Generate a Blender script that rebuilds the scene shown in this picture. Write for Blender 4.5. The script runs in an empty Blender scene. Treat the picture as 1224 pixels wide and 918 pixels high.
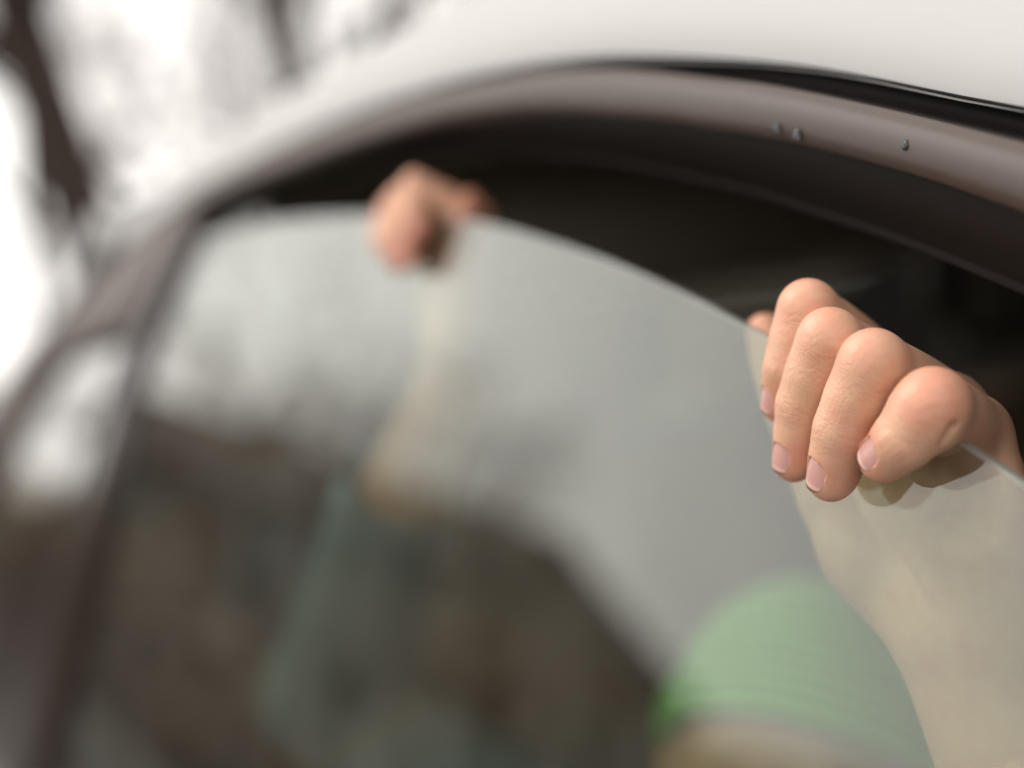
import bpy, bmesh, math, random
import numpy as np
from mathutils import Vector, Matrix

# ------------------------------------------------------------------ camera, sky, sun, exposure
R = math.radians
scene = bpy.context.scene
CAM_Z = 1.30
PSI, PITCH, ROLL = 27.0, -3.0, 8.0
FPX, CX, CY = 1700.0, 612.0, 459.0          # focal length in pixels of the 1224 x 918 frame
F = np.array([math.cos(R(PSI)) * math.cos(R(PITCH)), -math.sin(R(PSI)) * math.cos(R(PITCH)), math.sin(R(PITCH))])
_r0 = np.cross(F, [0, 0, 1.0]); _r0 /= np.linalg.norm(_r0)
_u0 = np.cross(_r0, F)
CR = math.cos(R(ROLL)) * _r0 - math.sin(R(ROLL)) * _u0
CU = math.cos(R(ROLL)) * _u0 + math.sin(R(ROLL)) * _r0
CAM = np.array([0, 0, CAM_Z])

cam_d = bpy.data.cameras.new('camera')
cam = bpy.data.objects.new('camera', cam_d)
scene.collection.objects.link(cam)
M = Matrix.Identity(4)
for i in range(3):
    M[i][0] = CR[i]; M[i][1] = CU[i]; M[i][2] = -F[i]; M[i][3] = CAM[i]
cam.matrix_world = M
cam_d.sensor_width = 36.0
cam_d.lens = 36.0 * FPX / 1224.0
cam_d.clip_start = 0.01
cam_d.clip_end = 2000.0
cam_d.dof.use_dof = True
cam_d.dof.focus_distance = 0.345
cam_d.dof.aperture_fstop = 3.3
cam_d.dof.aperture_blades = 0
scene.camera = cam

SUN_EL, SUN_AZ = 46.0, 46.0
world = bpy.data.worlds.new('World')
scene.world = world
world.use_nodes = True
wn, wl = world.node_tree.nodes, world.node_tree.links
wn.clear()
wo = wn.new('ShaderNodeOutputWorld')
bg = wn.new('ShaderNodeBackground')
sky = wn.new('ShaderNodeTexSky')
sky.sky_type = 'NISHITA'
sky.sun_disc = False
sky.sun_elevation = R(SUN_EL)
sky.sun_rotation = R(90 - SUN_AZ)
sky.air_density = 1.0
sky.dust_density = 6.0
hs = wn.new('ShaderNodeHueSaturation')
hs.inputs['Saturation'].default_value = 0.12
mixw = wn.new('ShaderNodeMix'); mixw.data_type = 'RGBA'
mixw.inputs['Factor'].default_value = 0.8        # a closed cloud deck over the clear-air sky
mixw.inputs['B'].default_value = (18.2, 17.4, 16.6, 1)
wl.new(sky.outputs['Color'], hs.inputs['Color'])
wl.new(hs.outputs['Color'], mixw.inputs['A'])
wl.new(mixw.outputs['Result'], bg.inputs['Color'])
bg.inputs['Strength'].default_value = 0.10
wl.new(bg.outputs['Background'], wo.inputs['Surface'])

sun_d = bpy.data.lights.new('sun', 'SUN')
sun_d.energy = 1.1
sun_d.angle = R(22)
sun_d.color = (1.0, 0.96, 0.9)
sun = bpy.data.objects.new('sun', sun_d)
scene.collection.objects.link(sun)
_sd = Vector((math.cos(R(SUN_EL)) * math.cos(R(SUN_AZ)), math.cos(R(SUN_EL)) * math.sin(R(SUN_AZ)), math.sin(R(SUN_EL))))
sun.rotation_euler = _sd.to_track_quat('Z', 'Y').to_euler()

scene.view_settings.view_transform = 'Standard'
scene.view_settings.look = 'None'
scene.view_settings.exposure = 0.35
scene.view_settings.gamma = 1.0
scene.view_settings.use_curve_mapping = False
scene.render.engine = 'CYCLES'
scene.cycles.use_denoising = True
scene.cycles.max_bounces = 5
scene.cycles.adaptive_threshold = 0.02
scene.cycles.diffuse_bounces = 3
scene.cycles.glossy_bounces = 4
scene.cycles.transparent_max_bounces = 10
scene.cycles.sample_clamp_indirect = 6.0

rng = random.Random(7)
nrng = np.random.RandomState(5)

# ------------------------------------------------------------------ the window's own frame: (x along the car, o outward, w up the glass)
TILT = 15.0
EX = np.array([1.0, 0, 0])
EN = np.array([0, math.cos(R(TILT)), math.sin(R(TILT))])
EW = np.array([0, -math.sin(R(TILT)), math.cos(R(TILT))])
_d = F + CR * (1000 - CX) / FPX + CU * (CY - 440) / FPX
ORG = CAM + _d * 0.37                         # a point of the glass under the near hand
LM = np.stack([EX, EN, EW])                   # rows: local axes in the world


def W(L):
    """local (x, o, w) -> world"""
    return np.asarray(L, float) @ LM + ORG


def Lc(Wp):
    return (np.asarray(Wp, float) - ORG) @ LM.T


def P(px, py, o=0.0):
    """where the line of sight through a pixel meets the sheet that lies o outboard of the glass (local coordinates)"""
    d = F + CR * (px - CX) / FPX + CU * (CY - py) / FPX
    t = (o - np.dot(CAM - ORG, EN)) / np.dot(d, EN)
    return Lc(CAM + d * t)


# ------------------------------------------------------------------ helpers
def link(o):
    scene.collection.objects.link(o)
    return o


def empty(name, loc=(0, 0, 0), **kw):
    o = link(bpy.data.objects.new(name, None))
    o.location = loc
    o.empty_display_size = 0.1
    for k, v in kw.items():
        o[k] = v
    return o


def mesh_obj(name, verts, faces, mat=None, parent=None, smooth=False, **kw):
    me = bpy.data.meshes.new(name)
    me.from_pydata([tuple(map(float, v)) for v in verts], [], [tuple(map(int, f)) for f in faces])
    me.update()
    if smooth:
        me.shade_smooth()
    o = link(bpy.data.objects.new(name, me))
    if mat:
        me.materials.append(mat)
    if parent:
        o.parent = parent
        o.matrix_parent_inverse = parent.matrix_basis.inverted()
    for k, v in kw.items():
        o[k] = v
    return o


def bm_obj(name, bm, mat=None, parent=None, smooth=False, **kw):
    bmesh.ops.recalc_face_normals(bm, faces=bm.faces)
    me = bpy.data.meshes.new(name)
    bm.to_mesh(me); bm.free()
    if smooth:
        me.shade_smooth()
    o = link(bpy.data.objects.new(name, me))
    if mat:
        me.materials.append(mat)
    if parent:
        o.parent = parent
        o.matrix_parent_inverse = parent.matrix_basis.inverted()
    for k, v in kw.items():
        o[k] = v
    return o


def catmull(pts, n):
    """resample a polyline of any dimension as a smooth curve with n points"""
    p = np.asarray(pts, float)
    ext = np.vstack([2 * p[0] - p[1], p, 2 * p[-1] - p[-2]])
    seg = np.linalg.norm(np.diff(p, axis=0), axis=1)
    cum = np.concatenate([[0], np.cumsum(seg)])
    out = []
    for s in np.linspace(0, cum[-1], n):
        i = min(max(int(np.searchsorted(cum, s, 'right')) - 1, 0), len(p) - 2)
        t = (s - cum[i]) / max(seg[i], 1e-12)
        a, b, c, d = ext[i], ext[i + 1], ext[i + 2], ext[i + 3]
        out.append(0.5 * ((2 * b) + (c - a) * t + (2 * a - 5 * b + 4 * c - d) * t * t + (3 * b - a - 3 * c + d) * t ** 3))
    return np.array(out)


def loft(name, rows, mat, parent=None, closed=False, smooth=True, caps=False, **kw):
    """rows: list of world-space curves of equal length, skinned into one sheet (closed = back to the first row)"""
    rows = [np.asarray(r) for r in rows]
    n = len(rows[0]); m = len(rows)
    v = np.vstack(rows); f = []
    for j in range(m if closed else m - 1):
        k = (j + 1) % m
        for i in range(n - 1):
            f.append((j * n + i, j * n + i + 1, k * n + i + 1, k * n + i))
    if caps and closed:
        f.append([j * n for j in range(m)])
        f.append([j * n + n - 1 for j in range(m)][::-1])
    bm = bmesh.new()
    bv = [bm.verts.new(tuple(map(float, q))) for q in v]
    for q in f:
        bm.faces.new([bv[i] for i in q])
    return bm_obj(name, bm, mat, parent, smooth, **kw)


def box_bm(bm, lo, hi):
    xs, ys, zs = zip(lo, hi)
    v = [bm.verts.new((x, y, z)) for x in xs for y in ys for z in zs]
    for q in ((0, 1, 3, 2), (4, 6, 7, 5), (0, 4, 5, 1), (2, 3, 7, 6), (0, 2, 6, 4), (1, 5, 7, 3)):
        bm.faces.new([v[i] for i in q])
    return v


# ------------------------------------------------------------------ materials
def new_mat(name):
    m = bpy.data.materials.new(name)
    m.use_nodes = True
    return m, m.node_tree.nodes, m.node_tree.links, m.node_tree.nodes['Principled BSDF']


def simple(name, col, rough=0.5, var=0.15, scale=40.0, bump=0.0, spec=0.5, metallic=0.0, coat=0.0):
    m, n, l, b = new_mat(name)
    tc = n.new('ShaderNodeTexCoord')
    nz = n.new('ShaderNodeTexNoise'); nz.inputs['Scale'].default_value = scale; nz.inputs['Detail'].default_value = 6
    l.new(tc.outputs['Object'], nz.inputs['Vector'])
    mx = n.new('ShaderNodeMix'); mx.data_type = 'RGBA'
    mx.inputs['A'].default_value = tuple(c * (1 - var) for c in col) + (1,)
    mx.inputs['B'].default_value = tuple(min(1, c * (1 + var)) for c in col) + (1,)
    l.new(nz.outputs['Fac'], mx.inputs['Factor'])
    l.new(mx.outputs['Result'], b.inputs['Base Color'])
    b.inputs['Roughness'].default_value = rough
    b.inputs['Specular IOR Level'].default_value = spec
    b.inputs['Metallic'].default_value = metallic
    b.inputs['Coat Weight'].default_value = coat
    if bump:
        bp = n.new('ShaderNodeBump'); bp.inputs['Strength'].default_value = bump; bp.inputs['Distance'].default_value = 0.001
        n2 = n.new('ShaderNodeTexNoise'); n2.inputs['Scale'].default_value = scale * 8; n2.inputs['Detail'].default_value = 4
        l.new(tc.outputs['Object'], n2.inputs['Vector'])
        l.new(n2.outputs['Fac'], bp.inputs['Height'])
        l.new(bp.outputs['Normal'], b.inputs['Normal'])
    return m


def glass_mat(name, tint, f0=0.05, dust=0.03, rough=0.0):
    """a sheet of window glass: a mirror part that grows towards grazing view, the rest clear and tinted, a little dust"""
    m, n, l, b = new_mat(name)
    n.remove(b)
    out = n['Material Output']
    lw = n.new('ShaderNodeLayerWeight'); lw.inputs['Blend'].default_value = 0.5
    pw = n.new('ShaderNodeMath'); pw.operation = 'POWER'; pw.inputs[1].default_value = 3.5
    l.new(lw.outputs['Facing'], pw.inputs[0])
    ma = n.new('ShaderNodeMath'); ma.operation = 'MULTIPLY_ADD'; ma.inputs[1].default_value = 1 - f0; ma.inputs[2].default_value = f0
    l.new(pw.outputs[0], ma.inputs[0])
    tr = n.new('ShaderNodeBsdfTransparent'); tr.inputs['Color'].default_value = tint + (1,)
    gl = n.new('ShaderNodeBsdfGlossy'); gl.inputs['Roughness'].default_value = rough
    mx = n.new('ShaderNodeMixShader')
    l.new(ma.outputs[0], mx.inputs[0]); l.new(tr.outputs[0], mx.inputs[1]); l.new(gl.outputs[0], mx.inputs[2])
    df = n.new('ShaderNodeBsdfDiffuse'); df.inputs['Color'].default_value = (0.62, 0.61, 0.57, 1)
    tc = n.new('ShaderNodeTexCoord')
    nz = n.new('ShaderNodeTexNoise'); nz.inputs['Scale'].default_value = 25; nz.inputs['Detail'].default_value = 7
    l.new(tc.outputs['Object'], nz.inputs['Vector'])
    mr = n.new('ShaderNodeMapRange'); mr.inputs['From Min'].default_value = 0.3; mr.inputs['From Max'].default_value = 0.7
    mr.inputs['To Min'].default_value = dust * 0.4; mr.inputs['To Max'].default_value = dust * 1.9
    l.new(nz.outputs['Fac'], mr.inputs['Value'])
    m2 = n.new('ShaderNodeMixShader')
    l.new(mr.outputs[0], m2.inputs[0]); l.new(mx.outputs[0], m2.inputs[1]); l.new(df.outputs[0], m2.inputs[2])
    l.new(m2.outputs[0], out.inputs['Surface'])
    return m


MAT = {}
MAT['roof_paint'] = simple('white_car_paint', (0.38, 0.375, 0.37), 0.6, 0.03, 6, 0, 0.3, 0, 0.0)
MAT['trim'] = simple('satin_taupe_trim', (0.056, 0.039, 0.032), 0.47, 0.10, 300, 0.12, 0.38)
MAT['rubber'] = simple('black_rubber_seal', (0.013, 0.010, 0.0095), 0.6, 0.2, 200, 0.1, 0.12)
MAT['trim_dark'] = simple('satin_black_trim', (0.018, 0.013, 0.012), 0.17, 0.12, 300, 0.04, 0.25)
MAT['liner'] = simple('grey_headliner_cloth', (0.34, 0.29, 0.27), 0.95, 0.2, 300, 0.1, 0.1)
MAT['glass'] = glass_mat('window_glass', (0.785, 0.84, 0.78), 0.074, 0.016)
MAT['glass_edge'] = glass_mat('ground_glass_edge', (0.45, 0.55, 0.48), 0.06, 0.10, 0.45)
MAT['body_paint'] = simple('white_body_paint', (0.62, 0.62, 0.61), 0.3, 0.03, 6, 0, 0.5, 0, 0.6)
# ------------------------------------------------------------------ the place: ground, road, house and bare trees
MAT['asphalt'] = simple('asphalt', (0.034, 0.029, 0.025), 0.85, 0.3, 4, 0.4, 0.3)
MAT['earth'] = simple('leaf_littered_ground', (0.070, 0.052, 0.033), 0.95, 0.45, 1.2, 0.5, 0.2)
MAT['concrete'] = simple('kerb_concrete', (0.10, 0.095, 0.08), 0.9, 0.2, 8, 0.3, 0.3)
MAT['bark'] = simple('dark_bark', (0.045, 0.033, 0.028), 0.95, 0.4, 12, 0.6, 0.2)
MAT['twig'] = simple('brown_twigs', (0.10, 0.055, 0.042), 0.95, 0.3, 12, 0.0, 0.2)
MAT['brick'] = simple('brown_brick', (0.11, 0.062, 0.038), 0.9, 0.25, 9, 0.3, 0.3)
MAT['tile'] = simple('dark_roof_tile', (0.045, 0.028, 0.02), 0.9, 0.3, 6, 0.4, 0.1)
MAT['house_frame'] = simple('brown_window_frame', (0.16, 0.12, 0.09), 0.5, 0.05, 5)
MAT['dark_pane'] = simple('dark_window_pane', (0.02, 0.022, 0.024), 0.08, 0.1, 3, 0, 0.6)
MAT['door_wood'] = simple('dark_wood', (0.07, 0.04, 0.025), 0.5, 0.3, 14)
MAT['leaf'] = simple('evergreen_leaf', (0.035, 0.05, 0.018), 0.6, 0.5, 30)
MAT['leaf_y'] = simple('yellow_autumn_leaf', (0.20, 0.13, 0.025), 0.65, 0.5, 30)


def sheet(name, x0, x1, y0, y1, z, nx, ny, mat, wob=0.0, **kw):
    v, f = [], []
    for j in range(ny + 1):
        for i in range(nx + 1):
            v.append((x0 + (x1 - x0) * i / nx, y0 + (y1 - y0) * j / ny, z + wob * nrng.uniform(-1, 1)))
    for j in range(ny):
        for i in range(nx):
            a = j * (nx + 1) + i
            f.append((a, a + 1, a + nx + 2, a + nx + 1))
    return mesh_obj(name, v, f, mat, None, True, **kw)


sheet('ground', -700, 700, -700, 700, -0.12, 60, 60, MAT['earth'], 0.0, kind='structure')
sheet('road', -120, 160, -2.6, 1.55, 0.0, 40, 4, MAT['asphalt'], 0.0, kind='structure')
for nm, y in (('kerb', 1.55), ('kerb', -2.75)):
    bm = bmesh.new()
    box_bm(bm, (-120, y, -0.12), (160, y + 0.15, 0.11))
    bmesh.ops.bevel(bm, geom=[e for e in bm.edges], offset=0.015, segments=1, affect='EDGES')
    bm_obj(nm, bm, MAT['concrete'], None, False, kind='structure')


def branch_tree(name, base, height, radius, lean, seed, label, spread=0.55, levels=4, group='bare trees around the car', first=0.35):
    """a leafless tree: tapered trunk with limbs, and a crown of fine branches"""
    rg = random.Random(seed)
    root = empty(name, base, label=label, category='tree', group=group)
    tv, tf, cv, cf = [], [], [], []

    def tube(V, Fc, pts, rad, sides):
        b0 = len(V)
        for k, (p, r) in enumerate(zip(pts, rad)):
            t = (pts[min(k + 1, len(pts) - 1)] - pts[max(k - 1, 0)]).normalized()
            a = t.orthogonal().normalized(); b = t.cross(a)
            for s in range(sides):
                an = 2 * math.pi * s / sides
                V.append(p + a * (r * math.cos(an)) + b * (r * math.sin(an)))
        for k in range(len(pts) - 1):
            for s in range(sides):
                s2 = (s + 1) % sides
                Fc.append((b0 + k * sides + s, b0 + k * sides + s2, b0 + (k + 1) * sides + s2, b0 + (k + 1) * sides + s))

    def grow(p, d, length, r, lvl):
        n = 6 if lvl < 2 else 4
        pts, rad = [p.copy()], [r]
        q, dd = p.copy(), d.normalized()
        for k in range(n):
            dd = (dd + Vector((rg.uniform(-1, 1), rg.uniform(-1, 1), rg.uniform(-0.4, 0.8))) * (0.09 if lvl == 0 else 0.2)).normalized()
            q = q + dd * (length / n)
            pts.append(q.copy()); rad.append(r * (1 - 0.62 * (k + 1) / n))
        if lvl <= 1:
            tube(tv, tf, pts, rad, 9 if lvl == 0 else 6)
        else:
            tube(cv, cf, pts, rad, 4 if lvl == 2 else 3)
        if lvl >= levels:
            return
        kids = (7, 7, 6, 4, 3)[lvl]
        for c in range(kids):
            u = rg.uniform(first if lvl == 0 else 0.25, 1.0)
            i = min(int(u * n), n - 1)
            pp = pts[i].lerp(pts[i + 1], u * n - i)
            an = rg.uniform(0, 2 * math.pi)
            ax = dd.orthogonal().normalized()
            ax.rotate(Matrix.Rotation(an, 3, dd))
            nd = (dd * rg.uniform(0.5, 0.9) + ax * rg.uniform(spread, spread + 0.5)).normalized()
            grow(pp, nd, length * rg.uniform(0.42, 0.62), max(rad[i + 1] * rg.uniform(0.5, 0.7), 0.011), lvl + 1)

    grow(Vector(base) - Vector((0, 0, 0.15)), Vector(lean), height * 0.62, radius, 0)
    mesh_obj('trunk', tv, tf, MAT['bark'], root, True)
    if cv:
        mesh_obj('crown', cv, cf, MAT['twig'], root, True)
    return root


def polar(az, dist):
    return (dist * math.cos(R(az)), dist * math.sin(R(az)), -0.1)


def leaf_bush(name, base, size, n, mat, seed, label, group, big=1.0):
    rs = np.random.RandomState(seed)
    root = empty(name, base, label=label, category='shrub', group=group)
    v, f = [], []
    bx, by, bz = base
    for k in range(n):
        d = rs.normal(size=3); d /= np.linalg.norm(d)
        rr = rs.uniform(0.35, 1) ** 0.5
        lump = 1 + 0.22 * math.sin(5 * d[0] + 3 * d[1] + seed) + 0.15 * math.sin(9 * d[2] + 4 * d[0])
        c = np.array([bx, by, bz + size[2]]) + d * rr * lump * np.array(size)
        if c[2] < bz + 0.05:
            continue
        a = rs.normal(size=3); a /= np.linalg.norm(a); b = np.cross(a, d); b /= np.linalg.norm(b) + 1e-9
        s = rs.uniform(0.03, 0.075) * big
        i = len(v)
        v += [c - a * s, c + b * s * 0.5, c + a * s, c - b * s * 0.5]
        f.append((i, i + 1, i + 2, i + 3))
    mesh_obj('foliage', v, f, mat, root)
    bm = bmesh.new()
    for k in range(5):
        an = k * 1.26
        p = Vector((bx, by, bz - 0.05)); q = Vector((bx + math.cos(an) * size[0] * 0.5, by + math.sin(an) * size[1] * 0.5, bz + size[2] * 1.2))
        bmesh.ops.create_cone(bm, cap_ends=True, segments=6, radius1=0.03, radius2=0.012, depth=(q - p).length,
                              matrix=Matrix.Translation((p + q) / 2) @ (q - p).to_track_quat('Z', 'Y').to_matrix().to_4x4())
    bm_obj('stem', bm, MAT['bark'], root)
    return root


# trees beyond the car, seen over its roof
branch_tree('bare_tree', polar(-13.7, 11.5), 15.0, 0.34, (-0.05, 0.19, 1.0), 11, 'dark leaning tree trunk in the upper left corner', 0.6, 4, first=0.18)
branch_tree('bare_tree', polar(-21.5, 15.0), 14.0, 0.35, (0.0, 0.02, 1.0), 23, 'thin dark upright tree trunk just above the white roof edge', 0.6, 4, first=0.3)
branch_tree('bare_tree', polar(-27.0, 24.0), 15.0, 0.19, (0.05, -0.05, 1.0), 31, 'faint distant tree above the middle of the roof', 0.6, 4)
for az, dist, h, sd, lab in ((-9.5, 19, 12, 61, 'hazy bare tree farthest left, beyond the leaning trunk'), (-16.5, 22, 13, 63, 'hazy bare tree between the two dark trunks'),
                             (-23.5, 21, 12, 67, 'hazy bare tree right of the thin upright trunk'), (-31.0, 26, 14, 71, 'hazy bare tree farthest right, mostly behind the roof')):
    branch_tree('bare_tree', polar(az, dist), h, 0.14, (0.02, 0.03, 1.0), sd, lab, 0.6, 4, first=0.12)
# trees on the other side of the road, seen only as reflections in the window
TREE_LABELS = ['bare tree reflected at the far left of the window, beside the divider bar', 'tall bare tree reflected behind the chimney of the house in the window',
               'short bare tree reflected just left of the far hand\'s arm', 'bare tree reflected to the right of the far arm, above the house roof']
for k, (az, dist, h, sd) in enumerate(((9.5, 30, 11, 41), (14.5, 40, 12, 43), (18.5, 34, 9.5, 47), (23.5, 46, 12, 51))):
    branch_tree('bare_tree', polar(az, dist), h, 0.2, (0, 0.04, 1), sd,
                TREE_LABELS[k], 0.6, 4, 'trees reflected in the glass')

# the brown house across the road, whose outline is mirrored in the lower part of the window
def house():
    th = R(20.5); dist = 21.0
    c = np.array([math.cos(th), math.sin(th)]) * dist
    ux = np.array([-math.sin(th), math.cos(th)]); uy = np.array([math.cos(th), math.sin(th)])   # along its front, away from the camera
    root = empty('house', (c[0], c[1], -0.12), label='dark brown house mirrored in the lower half of the window glass', category='house')

    def at(a, b, z):
        q = c + ux * a + uy * b
        return (q[0], q[1], z)

    def box(nm, a0, a1, b0, b1, z0, z1, mat, par=root):
        v = [at(a, b, z) for a in (a0, a1) for b in (b0, b1) for z in (z0, z1)]
        f = [(0, 1, 3, 2), (4, 6, 7, 5), (0, 4, 5, 1), (2, 3, 7, 6), (0, 2, 6, 4), (1, 5, 7, 3)]
        return mesh_obj(nm, v, f, mat, par)
    a0, a1, b0, b1 = -4.6, 2.3, 0.0, 6.0
    zw, zr = 2.3, 3.35
    # walls with a gable at each end
    v = [at(a, b, z) for a in (a0, a1) for b in (b0, b1) for z in (-0.12, zw)] + [at(a0, 3.0, zr - 0.1), at(a1, 3.0, zr - 0.1)]
    f = [(0, 4, 5, 1), (2, 3, 7, 6), (0, 1, 8, 3, 2), (4, 6, 7, 9, 5)]
    mesh_obj('wall', v, f, MAT['brick'], root)
    ov = 0.5
    for sgn in (0, 1):
        bb = (b0 - ov, zw - 0.12) if sgn == 0 else (b1 + ov, zw - 0.12)
        t = 0.12
        vv = []
        for a in (a0 - ov, a1 + ov):
            vv += [at(a, bb[0], bb[1]), at(a, 3.0, zr), at(a, 3.0, zr + t), at(a, bb[0], bb[1] + t)]
        rf = mesh_obj('roof', vv, [(0, 1, 2, 3), (4, 7, 6, 5), (0, 4, 5, 1), (3, 2, 6, 7), (0, 3, 7, 4), (1, 5, 6, 2)], MAT['tile'], root)
    box('chimney', -2.2, -1.6, 2.7, 3.3, zr - 0.4, zr + 0.35, MAT['brick'], rf)
    for wa in (-3.6, -1.2):
        w = box('window', wa - 0.55, wa + 0.55, -0.03, 0.06, 0.85, 1.95, MAT['house_frame'])
        box('pane', wa - 0.47, wa - 0.03, -0.045, -0.034, 0.93, 1.87, MAT['dark_pane'], w)
        box('pane', wa + 0.03, wa + 0.47, -0.045, -0.034, 0.93, 1.87, MAT['dark_pane'], w)
        box('sill', wa - 0.62, wa + 0.62, -0.12, -0.031, 0.76, 0.845, MAT['concrete'], w)
    # lean-to at the near end: one long slope from the ridge almost to the ground
    t = 0.12
    vv = []
    for b in (b0 - .3, b1 + .3):
        vv += [at(a1 + ov - .15, b, zr - .25), at(a1 + 3.3, b, 1.25), at(a1 + 3.3, b, 1.25 + t), at(a1 + ov - .15, b, zr - .25 + t)]
    mesh_obj('roof', vv, [(0, 1, 2, 3), (4, 7, 6, 5), (0, 4, 5, 1), (3, 2, 6, 7), (0, 3, 7, 4), (1, 5, 6, 2)], MAT['tile'], root)
    vv = [at(a, b, z) for b in (b0, b1) for a, z in ((a1 + .02, -.12), (a1 + 3.0, -.12), (a1 + 3.0, 1.4), (a1 + .02, 3.15))]
    mesh_obj('wall', vv, [(0, 1, 2, 3), (4, 7, 6, 5), (1, 5, 6, 2)], MAT['brick'], root)
    d = box('door', 0.2, 1.05, -0.04, 0.06, -0.1, 1.95, MAT['door_wood'])
    box('handle', 0.28, 0.32, -0.09, -0.041, 0.9, 1.05, MAT['house_frame'], d)


house()
for k, (az, dist, sx, sz, sd) in enumerate(((7.0, 17, 1.6, 0.9, 1), (10.5, 16, 1.5, 0.8, 2), (34.0, 15.5, 1.4, 0.5, 3))):
    leaf_bush('shrub', polar(az, dist), (sx, sx, sz), 2200, MAT['leaf_y'] if k == 0 else MAT['leaf'], 60 + k,
              ['yellow autumn shrub across the road beside the house', 'dark evergreen shrub next to the yellow one across the road',
               'low evergreen shrub at the far end of the house'][k], 'shrubs across the road')

# a row of brown-leaved beeches added along the verge to darken the low reflections
MAT['leaf_b'] = simple('brown_beech_leaf', (0.115, 0.062, 0.030), 0.7, 0.6, 30)
MAT['leaf_d'] = simple('dark_beech_leaf', (0.040, 0.026, 0.016), 0.7, 0.5, 30)
for k in range(11):
    x = 3.0 + k * 1.75 + rng.uniform(-.25, .25)
    leaf_bush('added_beech', (x, 2.55 + rng.uniform(-.2, .2), -0.1), (1.0, .62, .50 + rng.uniform(-.08, .10)), 1700, MAT['leaf_b'] if k % 3 != 1 else MAT['leaf_d'], 80 + k,
              ['added brown beech shrub in the verge row, nearest the car', 'second added brown beech shrub of the verge row, counted from the car', 'third added beech shrub of the verge row, counted from the car',
               'fourth added beech shrub of the verge row, counted from the car', 'fifth added beech shrub of the verge row, counted from the car', 'sixth added beech shrub, middle of the verge row',
               'fifth added beech shrub from the far end of the verge row', 'fourth added beech shrub from the far end of the verge row', 'third added beech shrub from the far end of the verge row',
               'last but one added beech shrub at the far end of the verge row', 'farthest added beech shrub of the verge row'][k], 'beech shrubs added along the verge', 1.3)
# ------------------------------------------------------------------ the car
MAT['seat_brown'] = simple('brown_seat_cloth', (0.17, 0.115, 0.08), 0.9, 0.25, 60, 0.4, 0.2)
MAT['seat_teal'] = simple('olive_seat_cloth', (0.09, 0.085, 0.055), 0.9, 0.25, 60, 0.4, 0.2)
MAT['dash'] = simple('dark_dash_plastic', (0.10, 0.087, 0.08), 0.6, 0.2, 90, 0.2, 0.4)
MAT['tint'] = glass_mat('dark_tinted_glass', (0.05, 0.052, 0.05), 0.06, 0.004)
MAT['screen'] = glass_mat('windscreen_glass', (0.22, 0.23, 0.22), 0.05, 0.004)
MAT['quarter'] = glass_mat('quarter_glass', (0.45, 0.46, 0.45), 0.08, 0.02)
MAT['far_trim'] = simple('black_interior_plastic', (0.022, 0.018, 0.016), 0.7, 0.2, 90, 0.2, 0.2)
MAT['white_rim'] = simple('silver_rim', (0.45, 0.45, 0.46), 0.35, 0.05, 20, 0, 0.5, 0.6)
MAT['carpet'] = simple('floor_carpet', (0.03, 0.028, 0.026), 0.95, 0.3, 80, 0.3, 0.1)

car = empty('car', (0.5, -1.0, 0.0), label='white car with its side window lowered a little, black window frame', category='car')

XR = -0.95                                    # the opening runs on behind the camera to here


def contour(pix, o, right=True):
    """image contour -> (x, w) samples on the sheet at outboard distance o, carried on behind the camera"""
    c = catmull(pix, 90)
    L = np.array([P(a, b, o) for a, b in c])
    i = np.argsort(L[:, 0])
    x, w = L[i, 0], L[i, 2]
    if right:
        m = (w[3] - w[0]) / (x[3] - x[0])
        xe = np.linspace(XR - 0.3, x[0] - 0.01, 30)
        we = w[0] + m * (xe - x[0]) - 0.10 * (xe - x[0]) ** 2
        x, w = np.concatenate([xe, x]), np.concatenate([we, w])
    return x, w


def row(ct, xs, o, dw=0.0, do=0.0):
    w = np.interp(xs, ct[0], ct[1])
    return W(np.stack([xs, np.full_like(xs, o + do), w + dw], 1))


O_BAND, O_ROOF, O_LIP = 0.010, -0.002, -0.018
A_PIX = [(1224, 114), (1139, 100), (1061, 84), (982, 70), (904, 62), (840, 59), (780, 58), (717, 60), (638, 70), (560, 86), (500, 103), (435, 125), (357, 158), (278, 198), (235, 221), (183, 257), (140, 292)]
B_PIX = [(1224, 170), (1113, 142), (1008, 118), (904, 98), (840, 91), (780, 84), (717, 80), (638, 84), (560, 98), (500, 112), (435, 133), (357, 164), (278, 203), (235, 228), (183, 264), (140, 303), (110, 334), (60, 394), (0, 474), (-40, 540)]
C_PIX = [(1224, 257), (1165, 235), (1087, 209), (982, 180), (904, 163), (840, 153), (795, 145), (717, 138), (664, 134), (612, 135), (560, 141), (520, 147), (435, 170), (357, 197), (278, 227), (239, 248), (228, 268), (195, 326), (150, 396), (110, 410), (65, 432), (33, 485), (0, 550), (-30, 620)]
D_PIX = [(1224, 346), (1139, 310), (1061, 280), (982, 254), (904, 229), (840, 214), (795, 204), (717, 190), (664, 184), (612, 181), (560, 181), (500, 187), (435, 200), (357, 220), (300, 240), (262, 255)]
E_PIX = [(1224, 573), (1175, 540), (1050, 468), (980, 431), (890, 386), (820, 349), (720, 307), (640, 281), (585, 267), (530, 260), (470, 256), (410, 257), (350, 262), (290, 272), (236, 286)]
cA, cB, cC = contour(A_PIX, O_ROOF), contour(B_PIX, O_BAND), contour(C_PIX, O_BAND)
cD, cE = contour(D_PIX, O_LIP), contour(E_PIX, 0.0)

xm = float(min(cA[0][-1], cB[0][-1]))
xsA = np.linspace(XR, cA[0][-1], 140)
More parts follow.
